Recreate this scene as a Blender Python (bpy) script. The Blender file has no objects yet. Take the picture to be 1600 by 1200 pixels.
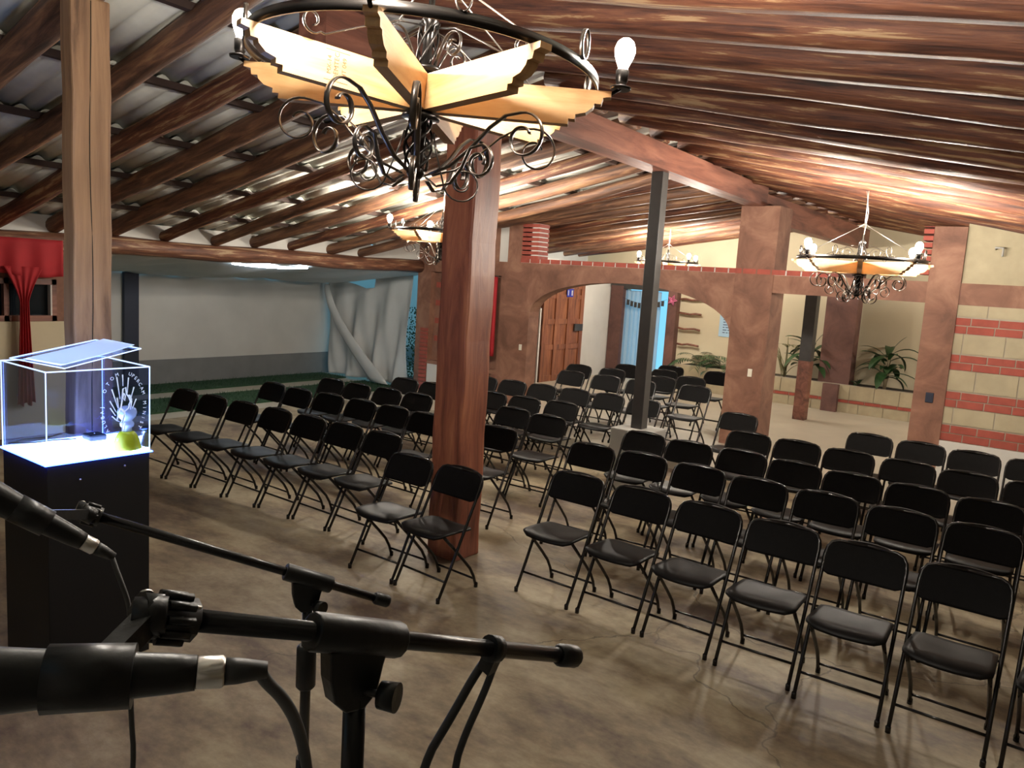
import bpy, math, random
from mathutils import Vector, Matrix
R = math.radians
sc = bpy.context.scene
# ---------------------------------------------------------------- camera, world, exposure
# scene axes: X = across the hall (right), Y = along the hall (away from the stage), Z = up, metres
cd = bpy.data.cameras.new('camera'); cam = bpy.data.objects.new('camera', cd); sc.collection.objects.link(cam)
cd.sensor_fit = 'HORIZONTAL'; cd.sensor_width = 36; cd.lens = 27.87; cd.clip_start = 0.02; cd.clip_end = 200
cx = Vector((0.79721, 0.60044, 0.06259)); cu = Vector((-0.13037, 0.07001, 0.98899)); cf = Vector((-0.58945, 0.79660, -0.13409))
m = Matrix((cx, cu, -cf)).transposed().to_4x4(); m.translation = Vector((0, 0, 2.11)); cam.matrix_world = m
sc.camera = cam
sc.view_settings.view_transform = 'Standard'; sc.view_settings.look = 'None'
sc.view_settings.gamma = 1; sc.view_settings.use_curve_mapping = False
sc.view_settings.exposure = 0.72
w = bpy.data.worlds.new('dusk'); sc.world = w; w.use_nodes = True
bg = w.node_tree.nodes['Background']; bg.inputs[0].default_value = (0.16, 0.46, 0.68, 1); bg.inputs[1].default_value = 1.0
try:
    sc.cycles.max_bounces = 8; sc.cycles.transparent_max_bounces = 16; sc.cycles.sample_clamp_indirect = 4
    sc.cycles.caustics_reflective = False; sc.cycles.caustics_refractive = False
except Exception: pass
BULB = 1200.0
random.seed(7)
# ---------------------------------------------------------------- helpers
def link(o): sc.collection.objects.link(o); return o
def tag(o, label=None, cat=None, group=None, kind=None):
    if label: o['label'] = label
    if cat: o['category'] = cat
    if group: o['group'] = group
    if kind: o['kind'] = kind
    return o
def empty(name, loc=(0, 0, 0), rz=0, label=None, cat=None, group=None):
    o = bpy.data.objects.new(name, None); o.empty_display_size = 0.1; link(o)
    o.location = loc; o.rotation_euler = (0, 0, rz); return tag(o, label, cat, group)
class MB:
    def __init__(s): s.v = []; s.f = []; s.m = []; s.s = []
    def add(s, vs, fs, mi=0, sm=False):
        b = len(s.v); s.v += [tuple(p) for p in vs]
        for f in fs: s.f.append(tuple(b + i for i in f)); s.m.append(mi); s.s.append(sm)
        return s
    def box(s, a, b, mi=0):
        x0, y0, z0 = a; x1, y1, z1 = b
        return s.add([(x0,y0,z0),(x1,y0,z0),(x1,y1,z0),(x0,y1,z0),(x0,y0,z1),(x1,y0,z1),(x1,y1,z1),(x0,y1,z1)],
              [(0,3,2,1),(4,5,6,7),(0,1,5,4),(1,2,6,5),(2,3,7,6),(3,0,4,7)], mi)
    def bar(s, a, b, wd, hd, mi=0, up=(0, 0, 1)):
        a = Vector(a); b = Vector(b); d = (b - a).normalized(); u = Vector(up)
        x = d.cross(u)
        if x.length < 1e-4: x = d.cross(Vector((1, 0, 0)))
        x.normalize(); u = x.cross(d); x = x * wd / 2; u = u * hd / 2
        vs = [a-x-u, a+x-u, a+x+u, a-x+u, b-x-u, b+x-u, b+x+u, b-x+u]
        return s.add(vs, [(0,1,2,3),(7,6,5,4),(0,4,5,1),(1,5,6,2),(2,6,7,3),(3,7,4,0)], mi)
    def tube(s, pts, r, n=8, mi=0, flat=None, sm=True, up=None):
        pts = [Vector(p) for p in pts]; k = len(pts)
        rs = r if isinstance(r, (list, tuple)) else [r] * k
        t = [(pts[min(i+1, k-1)] - pts[max(i-1, 0)]).normalized() for i in range(k)]
        ref = Vector(up) if up else (Vector((0, 0, 1)) if abs(t[0].z) < 0.9 else Vector((1, 0, 0)))
        x = t[0].cross(ref).normalized(); vs = []
        for i in range(k):
            x = (x - t[i] * x.dot(t[i]))
            if x.length < 1e-5: x = t[i].orthogonal()
            x.normalize(); y = t[i].cross(x)
            for j in range(n):
                a = 2 * math.pi * (j + .5) / n
                fx, fy = (1, 1) if not flat else flat
                vs.append(pts[i] + x * (math.cos(a) * rs[i] * fx) + y * (math.sin(a) * rs[i] * fy))
        fs = [(i*n+j, i*n+(j+1) % n, (i+1)*n+(j+1) % n, (i+1)*n+j) for i in range(k-1) for j in range(n)]
        s.add(vs, fs, mi, sm); b = len(s.v) - len(vs)
        s.f.append(tuple(b + j for j in reversed(range(n)))); s.m.append(mi); s.s.append(False)
        s.f.append(tuple(b + (k-1)*n + j for j in range(n))); s.m.append(mi); s.s.append(False)
        return s
    def lathe(s, prof, n=20, mi=0, c=(0, 0, 0), sm=True, axis=None):
        vs = []; c = Vector(c)
        if axis is None: q = Matrix.Identity(3)
        else: q = Vector((0, 0, 1)).rotation_difference(Vector(axis)).to_matrix()
        for r, z in prof:
            for j in range(n):
                a = 2 * math.pi * j / n; vs.append(c + q @ Vector((r * math.cos(a), r * math.sin(a), z)))
        k = len(prof)
        fs = [(i*n+j, i*n+(j+1) % n, (i+1)*n+(j+1) % n, (i+1)*n+j) for i in range(k-1) for j in range(n)]
        s.add(vs, fs, mi, sm); b = len(s.v) - len(vs)
        if prof[0][0] > 1e-5: s.f.append(tuple(b + j for j in reversed(range(n)))); s.m.append(mi); s.s.append(False)
        if prof[-1][0] > 1e-5: s.f.append(tuple(b + (k-1)*n + j for j in range(n))); s.m.append(mi); s.s.append(False)
        return s
    def prism(s, poly, f0, f1, mi=0):
        """poly: 2D outline; f0, f1 map a 2D point to the two end caps"""
        n = len(poly); vs = [f0(p) for p in poly] + [f1(p) for p in poly]
        return s.add(vs, [tuple(range(n)), tuple(reversed(range(n, 2*n)))] + [(i, i+n, (i+1) % n + n, (i+1) % n) for i in range(n)], mi)
    def build(s, name, mats, parent=None, bevel=0, kind=None, loc=None):
        me = bpy.data.meshes.new(name); me.from_pydata(s.v, [], s.f)
        for mt in (mats if isinstance(mats, (list, tuple)) else [mats]): me.materials.append(mt)
        me.polygons.foreach_set('material_index', s.m); me.polygons.foreach_set('use_smooth', s.s); me.update()
        o = link(bpy.data.objects.new(name, me)); o.parent = parent
        if loc: o.location = loc
        if kind: o['kind'] = kind
        import bmesh
        bm = bmesh.new(); bm.from_mesh(me); bmesh.ops.recalc_face_normals(bm, faces=bm.faces); bm.to_mesh(me); bm.free()
        if bevel:
            md = o.modifiers.new('b', 'BEVEL'); md.width = bevel; md.segments = 2; md.limit_method = 'ANGLE'; md.angle_limit = R(40)
        return o
def copy_tree(o, parent=None):
    c = o.copy(); sc.collection.objects.link(c); c.parent = parent
    for ch in list(o.children): copy_tree(ch, c)
    return c
# ---------------------------------------------------------------- materials
def base_mat(name):
    mt = bpy.data.materials.new(name); mt.use_nodes = True; nt = mt.node_tree
    return mt, nt, nt.nodes['Principled BSDF']
def plain(name, col, rough=.5, metal=0, emit=None, es=0, noise=0, nscale=8, bump=0, spec=.5):
    mt, nt, b = base_mat(name)
    b.inputs['Base Color'].default_value = (*col, 1); b.inputs['Roughness'].default_value = rough
    b.inputs['Metallic'].default_value = metal; b.inputs['Specular IOR Level'].default_value = spec
    if emit: b.inputs['Emission Color'].default_value = (*emit, 1); b.inputs['Emission Strength'].default_value = es
    if noise or bump:
        tc = nt.nodes.new('ShaderNodeTexCoord'); n = nt.nodes.new('ShaderNodeTexNoise'); n.inputs['Scale'].default_value = nscale
        n.inputs['Detail'].default_value = 6; nt.links.new(tc.outputs['Object'], n.inputs['Vector'])
        if noise:
            mx = nt.nodes.new('ShaderNodeMix'); mx.data_type = 'RGBA'
            mx.inputs[6].default_value = (*[c * (1 - noise) for c in col], 1); mx.inputs[7].default_value = (*[min(1, c * (1 + noise)) for c in col], 1)
            nt.links.new(n.outputs[0], mx.inputs[0]); nt.links.new(mx.outputs[2], b.inputs['Base Color'])
        if bump:
            bp = nt.nodes.new('ShaderNodeBump'); bp.inputs['Strength'].default_value = bump; bp.inputs['Distance'].default_value = .02
            nt.links.new(n.outputs[0], bp.inputs['Height']); nt.links.new(bp.outputs[0], b.inputs['Normal'])
    return mt
def blotch(name, cols, scale=(1, 1, 1), ns=3.0, rough=.7, bump=.25, dist=.6, extra=None):
    """stretched noise through a colour ramp; cols = [(pos, rgb), ...]"""
    mt, nt, b = base_mat(name); L = nt.links.new
    tc = nt.nodes.new('ShaderNodeTexCoord'); mp = nt.nodes.new('ShaderNodeMapping'); mp.inputs['Scale'].default_value = scale
    oi = nt.nodes.new('ShaderNodeObjectInfo'); ad = nt.nodes.new('ShaderNodeVectorMath'); ad.operation = 'ADD'
    ml = nt.nodes.new('ShaderNodeMath'); ml.operation = 'MULTIPLY'; ml.inputs[1].default_value = 37.0
    L(oi.outputs['Random'], ml.inputs[0]); L(tc.outputs['Object'], mp.inputs[0]); L(mp.outputs[0], ad.inputs[0]); L(ml.outputs[0], ad.inputs[1])
    n = nt.nodes.new('ShaderNodeTexNoise'); n.inputs['Scale'].default_value = ns; n.inputs['Detail'].default_value = 8
    n.inputs['Roughness'].default_value = .65; n.inputs['Distortion'].default_value = dist; L(ad.outputs[0], n.inputs['Vector'])
    cr = nt.nodes.new('ShaderNodeValToRGB'); el = cr.color_ramp.elements
    while len(el) < len(cols): el.new(.5)
    for e, (p, c) in zip(el, cols): e.position = p; e.color = (*c, 1)
    L(n.outputs[0], cr.inputs[0]); L(cr.outputs[0], b.inputs['Base Color'])
    bp = nt.nodes.new('ShaderNodeBump'); bp.inputs['Strength'].default_value = bump; bp.inputs['Distance'].default_value = .02
    L(n.outputs[0], bp.inputs['Height']); L(bp.outputs[0], b.inputs['Normal'])
    b.inputs['Roughness'].default_value = rough
    return mt
M = {}
M['log'] = blotch('peeling_log', [(.30, (.022, .009, .006)), (.42, (.085, .029, .016)), (.50, (.15, .052, .026)), (.56, (.19, .075, .035)), (.59, (.34, .20, .10)), (.70, (.42, .28, .15))], (.7, 10, 10), 2.3, .62, .6, .25)
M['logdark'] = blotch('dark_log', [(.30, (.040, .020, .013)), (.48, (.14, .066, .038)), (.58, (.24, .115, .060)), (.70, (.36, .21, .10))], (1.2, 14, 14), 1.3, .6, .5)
M['beam'] = blotch('stained_beam', [(.32, (.07, .026, .018)), (.5, (.17, .062, .040)), (.68, (.27, .11, .07))], (6, .7, 6), 1.5, .5, .3)
M['post'] = blotch('stained_post', [(.30, (.085, .026, .016)), (.46, (.20, .062, .036)), (.58, (.30, .105, .055)), (.74, (.42, .17, .09))], (7, 7, .8), 1.3, .45, .25)
M['rawpost'] = blotch('raw_post', [(.30, (.09, .045, .022)), (.44, (.24, .130, .068)), (.60, (.33, .19, .10)), (.76, (.40, .24, .135))], (9, 9, .7), 1.2, .6, .3)
M['clay'] = blotch('clay_plaster', [(.32, (.125, .055, .034)), (.5, (.20, .092, .058)), (.68, (.28, .145, .092))], (1, 1, 1), 2.6, .75, .15)
M['logy'] = blotch('eave_log', [(.30, (.035, .015, .009)), (.46, (.115, .045, .026)), (.56, (.20, .085, .045)), (.64, (.40, .27, .16))], (14, 1.2, 14), 1.3, .6, .4)
M['darkclay'] = blotch('dark_clay_plaster', [(.32, (.075, .034, .028)), (.5, (.12, .056, .045)), (.68, (.17, .08, .06))], (1, 1, 1), 2.2, .8, .1)
M['pine'] = blotch('pine_plank', [(.3, (.34, .17, .060)), (.48, (.47, .27, .115)), (.7, (.54, .34, .165))], (1.4, 14, 14), 1.5, .45, .08)
M['door'] = blotch('door_wood', [(.3, (.07, .022, .012)), (.5, (.19, .065, .030)), (.7, (.30, .12, .055))], (8, 8, .9), 1.6, .5, .25)
M['iron'] = plain('wrought_iron', (.030, .026, .024), .32, .9)
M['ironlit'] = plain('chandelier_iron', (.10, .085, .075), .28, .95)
M['black'] = plain('black_plastic', (.0065, .006, .006), .45, 0, noise=.3, nscale=30, spec=.14)
M['back'] = plain('backrest_plastic', (.0065, .006, .006), .62, 0, noise=.3, nscale=30, spec=.06)
M['tube'] = plain('black_tube', (.022, .020, .019), .20, .5)
M['mic'] = plain('mic_black', (.007, .007, .007), .38, 0, noise=.3, nscale=60, bump=.05, spec=.28)
M['boom'] = plain('boom_tube', (.013, .012, .012), .27, .4, spec=.4)
M['steel'] = plain('brushed_steel', (.55, .53, .50), .28, 1)
M['pedblack'] = plain('pedestal_black', (.006, .006, .007), .55, spec=.25)
M['rubber'] = plain('rubber_cable', (.012, .012, .012), .5)
M['white'] = plain('white_paint', (.55, .53, .49), .75, noise=.08, nscale=5, bump=.05)
M['cream'] = plain('cream_paint', (.52, .45, .31), .8, noise=.10, nscale=3, bump=.05)
M['gwall'] = plain('garden_wall_paint', (.52, .50, .46), .85, noise=.14, nscale=2, bump=.1)
M['dado'] = plain('cement_dado', (.17, .17, .165), .9, noise=.22, nscale=4, bump=.2)
M['grey'] = plain('cement', (.30, .29, .265), .85, noise=.18, nscale=5, bump=.15)
M['sheet'] = plain('fibre_cement', (.74, .72, .64), .9, noise=.38, nscale=3.2, bump=.1)
M['purlin'] = plain('dark_lath', (.055, .030, .022), .7, noise=.4, nscale=12)
M['brick'] = plain('red_brick', (.29, .060, .040), .8, noise=.35, nscale=14, bump=.3)
M['block'] = plain('cream_block', (.36, .305, .20), .85, noise=.22, nscale=7, bump=.3)
M['mortar'] = plain('mortar', (.36, .31, .24), .9, noise=.15, nscale=12, bump=.2)
M['red'] = plain('red_cloth', (.33, .009, .014), .8, noise=.2, nscale=6)
M['tarp'] = plain('tarp_cloth', (.58, .58, .56), .8, noise=.12, nscale=3)
M['navy'] = plain('navy_paint', (.010, .014, .032), .6)
M['darkpost'] = plain('dark_steel_post', (.045, .042, .040), .5, .2, noise=.3, nscale=10)
M['glassdark'] = plain('dark_glass', (.010, .014, .018), .08)
M['grass'] = plain('grass', (.018, .055, .020), .95, noise=.5, nscale=30, bump=.6)
M['leaf'] = plain('leaf', (.022, .060, .018), .45, noise=.4, nscale=6)
M['drygrass'] = plain('dry_leaf', (.16, .15, .07), .6, noise=.3, nscale=6)
M['stem'] = plain('stem', (.14, .11, .06), .8)
M['soil'] = plain('soil', (.025, .018, .012), 1)
M['ink'] = plain('ink', (.05, .06, .12), .7)
M['stamp'] = plain('burnt_stamp', (.10, .05, .025), .8)
M['plate'] = plain('switch_plate', (.75, .70, .58), .4)
M['bulb'] = plain('lit_bulb', (1, 1, 1), .3, emit=(1, .92, .80), es=BULB)
M['bulbnear'] = plain('lit_bulb_soft', (1, 1, 1), .3, emit=(1, .93, .82), es=BULB * .68)
M['bulboff'] = plain('unlit_bulb', (.75, .76, .74), .2)
M['neon'] = plain('lit_tube', (1, 1, 1), .3, emit=(.72, .86, 1), es=45)
M['led'] = plain('lit_panel', (.9, .95, 1), .4, emit=(.50, .68, 1), es=17)
M['glowstrip'] = plain('added_blue_glow', (.1, .2, 1), .4, emit=(.03, .09, 1), es=16)
M['edge'] = plain('lit_acrylic_edge', (.6, .7, 1), .2, emit=(.42, .58, 1), es=1.1)
M['engrave'] = plain('engraving', (.7, .8, 1), .5, emit=(.40, .60, 1), es=.25)
M['yellow'] = plain('yellow_rubber', (.80, .78, .02), .35, emit=(.7, .75, .0), es=.0)
M['frost'] = plain('frosted_glass', (.62, .72, .85), .15)
M['sky'] = plain('pale_blue_cloth', (.35, .52, .66), .8)
M['blue'] = plain('blue_plate', (.02, .03, .30), .4)
M['pink'] = plain('pink_ribbon', (.50, .12, .22), .6)
def acrylic():
    mt, nt, b = base_mat('clear_acrylic'); L = nt.links.new
    t = nt.nodes.new('ShaderNodeBsdfTransparent'); t.inputs[0].default_value = (.80, .85, .97, 1)
    g = nt.nodes.new('ShaderNodeBsdfGlossy'); g.inputs['Roughness'].default_value = .03; g.inputs[0].default_value = (.8, .88, 1, 1)
    lw = nt.nodes.new('ShaderNodeLayerWeight'); lw.inputs[0].default_value = .25
    mx = nt.nodes.new('ShaderNodeMixShader'); ms = nt.nodes.new('ShaderNodeMath'); ms.operation = 'MULTIPLY'; ms.inputs[1].default_value = .35; L(lw.outputs[0], ms.inputs[0]); L(ms.outputs[0], mx.inputs[0]); L(t.outputs[0], mx.inputs[1]); L(g.outputs[0], mx.inputs[2])
    L(mx.outputs[0], nt.nodes['Material Output'].inputs[0]); return mt
M['acrylic'] = acrylic()
def curtain_translucent():
    mt, nt, b = base_mat('pale_curtain'); L = nt.links.new
    t = nt.nodes.new('ShaderNodeBsdfTranslucent'); t.inputs[0].default_value = (.55, .70, .78, 1)
    d = nt.nodes.new('ShaderNodeBsdfDiffuse'); d.inputs[0].default_value = (.50, .58, .62, 1)
    mx = nt.nodes.new('ShaderNodeMixShader'); mx.inputs[0].default_value = .5; L(t.outputs[0], mx.inputs[1]); L(d.outputs[0], mx.inputs[2])
    L(mx.outputs[0], nt.nodes['Material Output'].inputs[0]); return mt
M['pale'] = curtain_translucent()
M['paper'] = curtain_translucent(); M['paper'].name = 'thin_paper'; M['paper'].node_tree.nodes['Mix Shader'].inputs[0].default_value = .35
for n_ in M['paper'].node_tree.nodes:
    if n_.type in ('BSDF_TRANSLUCENT', 'BSDF_DIFFUSE'): n_.inputs[0].default_value = (.86, .88, .92, 1)
def floor_mat():
    mt, nt, b = base_mat('concrete_floor'); L = nt.links.new
    tc = nt.nodes.new('ShaderNodeTexCoord')
    mp = nt.nodes.new('ShaderNodeMapping'); mp.inputs['Scale'].default_value = (.75, 1.35, 1); mp.inputs['Rotation'].default_value = (0, 0, R(4))
    L(tc.outputs['Object'], mp.inputs[0])
    n1 = nt.nodes.new('ShaderNodeTexNoise'); n1.inputs['Scale'].default_value = 1.3; n1.inputs['Detail'].default_value = 9; n1.inputs['Roughness'].default_value = .68; n1.inputs['Distortion'].default_value = .12
    n2 = nt.nodes.new('ShaderNodeTexNoise'); n2.inputs['Scale'].default_value = 26; n2.inputs['Detail'].default_value = 5
    L(mp.outputs[0], n1.inputs['Vector']); L(tc.outputs['Object'], n2.inputs['Vector'])
    cr = nt.nodes.new('ShaderNodeValToRGB'); el = cr.color_ramp.elements; el.new(.5)
    for e, (p, c) in zip(el, [(.38, (.125, .084, .058)), (.49, (.275, .21, .130)), (.60, (.42, .345, .225))]): e.position = p; e.color = (*c, 1)
    L(n1.outputs[0], cr.inputs[0])
    mx = nt.nodes.new('ShaderNodeMix'); mx.data_type = 'RGBA'; mx.blend_type = 'MULTIPLY'; mx.inputs[0].default_value = .35
    L(cr.outputs[0], mx.inputs[6]); L(n2.outputs[0], mx.inputs[7])
    # cracks
    vo = nt.nodes.new('ShaderNodeTexVoronoi'); vo.feature = 'DISTANCE_TO_EDGE'; vo.inputs['Scale'].default_value = .33
    n3 = nt.nodes.new('ShaderNodeTexNoise'); n3.inputs['Scale'].default_value = 2.2; n3.inputs['Detail'].default_value = 5
    va = nt.nodes.new('ShaderNodeVectorMath'); va.operation = 'ADD'; vs = nt.nodes.new('ShaderNodeVectorMath'); vs.operation = 'SCALE'; vs.inputs['Scale'].default_value = .45
    L(tc.outputs['Object'], n3.inputs['Vector']); L(n3.outputs['Color'], vs.inputs[0]); L(vs.outputs[0], va.inputs[0]); L(tc.outputs['Object'], va.inputs[1]); L(va.outputs[0], vo.inputs['Vector'])
    lt = nt.nodes.new('ShaderNodeMath'); lt.operation = 'LESS_THAN'; lt.inputs[1].default_value = .0018; L(vo.outputs['Distance'], lt.inputs[0])
    lm = nt.nodes.new('ShaderNodeMath'); lm.operation = 'MULTIPLY'; lm.inputs[1].default_value = .55; L(lt.outputs[0], lm.inputs[0])
    m2 = nt.nodes.new('ShaderNodeMix'); m2.data_type = 'RGBA'; m2.inputs[7].default_value = (.06, .045, .03, 1)
    L(lm.outputs[0], m2.inputs[0]); L(mx.outputs[2], m2.inputs[6]); L(m2.outputs[2], b.inputs['Base Color'])
    bp = nt.nodes.new('ShaderNodeBump'); bp.inputs['Strength'].default_value = .25; bp.inputs['Distance'].default_value = .01
    L(n1.outputs[0], bp.inputs['Height']); L(bp.outputs[0], b.inputs['Normal']); b.inputs['Roughness'].default_value = .62
    return mt
M['floor'] = floor_mat()
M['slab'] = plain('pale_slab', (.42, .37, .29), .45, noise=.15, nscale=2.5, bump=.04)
def text_mesh(s, size, mat, name, parent, mw, extrude=.0006):
    cu_ = bpy.data.curves.new(name, 'FONT'); cu_.body = s; cu_.size = size; cu_.extrude = extrude; cu_.align_x = 'CENTER'; cu_.align_y = 'CENTER'
    t = bpy.data.objects.new(name, cu_); link(t)
    me = bpy.data.meshes.new_from_object(t.evaluated_get(bpy.context.evaluated_depsgraph_get()))
    bpy.data.objects.remove(t); me.materials.clear(); me.materials.append(mat)
    o = link(bpy.data.objects.new(name, me)); o.parent = parent; o.matrix_local = mw; return o

# ================================================================ SETTING
EV = -9.4                                   # eave line
RV = -3.7                                   # ridge line
def rg(u): return 3.40 + .034 * (10 - min(u, 10))          # rafter underside at the ridge
def ev(u): return 2.27 + .35 * min(1, max(0, (u - 8.8) / .4))
def zl(v, u=9.9): return ev(u) + (rg(u) - ev(u)) * (v + 9.4) / 5.7
def zr(v, u=9.9): return rg(u) - .19 * (v - RV)
MB().box((-9.6, -3.2, -.1), (5.2, 8.45, 0)).build('floor', M['floor'], kind='structure')
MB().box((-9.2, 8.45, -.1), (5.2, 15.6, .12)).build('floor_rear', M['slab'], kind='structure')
MB().box((-2.0, -2.6, 0), (3.2, 1.2, .5)).build('floor_stage', M['grey'], kind='structure')
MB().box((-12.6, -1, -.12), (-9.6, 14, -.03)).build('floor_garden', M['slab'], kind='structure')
def grass_strip(x0, x1, y0, y1, z, n, label):
    g = MB()
    for i in range(n):
        x = random.uniform(x0, x1); y = random.uniform(y0, y1); a = random.uniform(0, 6.28); h = random.uniform(.015, .05)
        dx, dy = math.cos(a) * .006, math.sin(a) * .006
        g.add([(x-dx, y-dy, z-.025), (x+dx, y+dy, z-.025), (x+dy*3, y+dx*3, z+h)], [(0, 1, 2)])
    g.box((x0, y0, z-.03), (x1, y1, z))
    tag(g.build('grass_strip', M['grass']), label, 'grass', 'grass strips in the side yard', 'stuff')
grass_strip(-12.38, -11.62, 2, 10.3, -.01, 5000, 'dark grass strip along the foot of the grey garden wall')
grass_strip(-11.1, -10.1, 2, 10.3, -.01, 7000, 'green grass strip between the two pale concrete walks')
# garden wall + dado
g = MB().box((-12.6, -1, 0), (-12.4, 14, 2.3)); wl = g.build('wall_garden', M['gwall'], kind='structure')
MB().box((-12.41, -1, -.03), (-12.375, 14, .39)).build('dado', M['dado'], wl)
# left wall with window
g = MB()
y0, y1, YE = 3.53, 4.03, 4.24
g.box((EV-.15, -3.2, 0), (EV, YE, 1.31)); g.box((EV-.15, -3.2, 1.31), (EV, 2.3, 2.2)); g.box((EV-.15, 2.3, 1.74), (EV, YE, 2.2)); g.box((EV-.15, y1+.02, 1.31), (EV, YE, 1.74))
wl = g.build('wall_left', M['clay'], kind='structure')
MB().box((EV, -3.2, .02), (EV+.02, 4.16, 1.295)).build('cream_panel', M['cream'], wl)
g = MB()
for k in range(14): z = .35 + k * .13; g.box((EV-.152, 4.165, z), (EV+.015, YE+.008, z+.085))
g.build('brick_edge', M['brick'], wl)
wn = MB().box((EV-.06, 2.3, 1.34), (EV-.05, y1, 1.74)).build('window_1', M['glassdark'], kind='structure')
g = MB()
for a, b in (((2.3, 1.30), (y1+.03, 1.36)), ((2.3, 1.70), (y1+.03, 1.76)), ((y1-.02, 1.30), (y1+.03, 1.76)), ((2.3, 1.30), (2.35, 1.76)), ((3.53, 1.30), (3.58, 1.76))):
    g.box((EV-.05, a[0], a[1]), (EV+.02, b[0], b[1]))
g.build('window_frame', M['beam'], wn)
MB().box((EV-.07, y1-.035, 1.36), (EV+.022, y1-.02, 1.70)).build('window_trim', M['white'], wn)
# walls behind and beside the camera, never seen, close the room
MB().box((-9.55, -3.3, 0), (5.3, -3.15, 3.6)).build('wall_front', M['white'], kind='structure')
MB().box((5.15, -3.3, 0), (5.3, 15.6, 2.6)).build('wall_right', M['block'], kind='structure')
# eave beam
g = MB(); pts = [(EV-.02, -3 + i * .65, 2.175 + .012 * math.sin(i * 1.7)) for i in range(21)]
g.tube(pts, [.105 + .006 * math.sin(i * 2.3) for i in range(21)], 10, up=(0, 0, 1))
o = g.build('trim_1', M['logy'], kind='structure')
# infill above the eave beam, between the rafter ends
MB().box((EV-.12, -3.2, 2.2), (EV-.04, 8.9, 2.46)).box((EV-.12, 8.9, 2.2), (EV-.04, 15.5, 2.86)).build('trim_2', M['white'], kind='structure')
# ------------- arched wall
W0, W1 = 9.9, 10.15
root = MB()
AL, AR, SPR, CROWN = -7.09, -3.885, 1.50, 2.11
# below lintel: left part with window opening
root.box((EV-.05, W0, 0), (-9.15, W1, 2.11)); root.box((-9.15, W0, 0), (-7.92, W1, .55)); root.box((-7.66, W0, 0), (AL, W1, 2.11)); root.box((-9.15, W0, .55), (-7.66, W1, .62)); root.box((-9.15, W0+.1, .6), (-7.66, W1, 2.11))
# band over arch
N = 28; hw = (AR - AL) / 2; cxv = (AL + AR) / 2
arc = [(cxv - hw * math.cos(math.pi * i / N), SPR + (CROWN - SPR) * (max(0, math.sin(math.pi * i / N)) ** .85)) for i in range(N + 1)]
for i in range(N):
    (a, za), (b, zb) = arc[i], arc[i+1]
    root.add([(a, W0, za), (b, W0, zb), (b, W0, 2.33), (a, W0, 2.33), (a, W1, za), (b, W1, zb), (b, W1, 2.33), (a, W1, 2.33)],
             [(0,1,2,3), (7,6,5,4), (0,4,5,1), (3,2,6,7)])
root.box((EV-.05, W0, 2.11), (AL, W1, 2.33))
# upper left part up to the roof
root.prism([(EV-.05, 2.33), (-7.76, 2.33), (-7.76, zl(-7.76)), (EV-.05, zl(EV))], lambda p: (p[0], W0, p[1]), lambda p: (p[0], W1, p[1]))
root.prism([(-7.56, 2.33), (-7.12, 2.33), (-7.12, zl(-7.12)), (-7.56, zl(-7.56))], lambda p: (p[0], W0, p[1]), lambda p: (p[0], W1, p[1]))
wa = root.build('wall_back', M['clay'], kind='structure')
MB().prism([(-7.76, 2.33), (-7.56, 2.33), (-7.56, zl(-7.56)), (-7.76, zl(-7.76))], lambda p: (p[0], W0+.05, p[1]), lambda p: (p[0], W1, p[1])).build('painted_patch', M['white'], wa)
MB().box((-3.885, W0-.01, 0), (-3.39, W1+.2, 3.175)).build('pillar', M['clay'], wa)
MB().box((-3.39, W0, 2.11), (5.2, W1, 2.345)).build('lintel', M['clay'], wa)
MB().box((-1.66, W0-.01, 0), (-1.335, W1+.1, 2.95)).build('pillar', M['clay'], wa)
# brick ledge on top (soldier bricks with pale joints)
g = MB(); v = -7.30
g.box((-7.30, W0-.004, 2.33), (-2.75, W1+.01, 2.388), 1)
while v < -2.8:
    g.box((v, W0-.012, 2.332), (v+.165, W1+.012, 2.395), 0); v += .185
g.build('brick_ledge', [M['brick'], M['white']], wa)
g = MB(); g.box((-7.29, W0+.0, 2.38), (-7.0, W1, 2.92), 1); z = 2.39
while z < 2.93: g.box((-7.295, W0-.006, z), (-6.985, W1+.006, min(z+.05, 2.95)), 0); z += .068
g.build('brick_column', [M['brick'], M['white']], wa)
g = MB(); z = 2.42
while z < 2.95: g.box((-1.76, W0-.02, z), (-1.66, W1+.02, min(z+.05, 2.95)), 0); z += .075
g.build('brick_edge', [M['brick']], wa)
def brick_panel(x0, x1, z0, z1, y, th, bands, parent, nm='brick_panel'):
    g = MB(); g.box((x0, y, z0), (x1, y+th, z1), 1)
    zc = z0; e = .012
    def row(za, zb, ln, off, mi):
        x = x0 - off
        while x < x1:
            a = max(x, x0); b = min(x + ln - e, x1)
            if b - a > .02: g.box((a, y-.010, za), (b, y+.02, zb), mi)
            x += ln
    prev = z0
    for k, (ba, bb) in enumerate(bands):
        if ba - prev > .05: row(prev + .006, ba - .008, .40, .13 + .17 * (k % 2), 2)
        h = (bb - ba) / 2
        row(ba, ba + h - e, .262, .04 + .1 * (k % 2), 0); row(ba + h, bb - e, .262, .17 - .06 * (k % 2), 0)
        prev = bb
    if z1 - prev > .05: row(prev + .006, z1, .40, .1, 2)
    return g.build(nm, [M['brick'], M['mortar'], M['block']], parent)
brick_panel(-1.335, 5.2, .60, 2.11, W0+.02, .2, [(.607, .79), (.985, 1.165), (1.40, 1.575), (1.80, 1.98)], wa)
MB().box((-1.335, W0-.01, 0), (5.2, W1, .60)).build('white_plinth', M['white'], wa)
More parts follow.
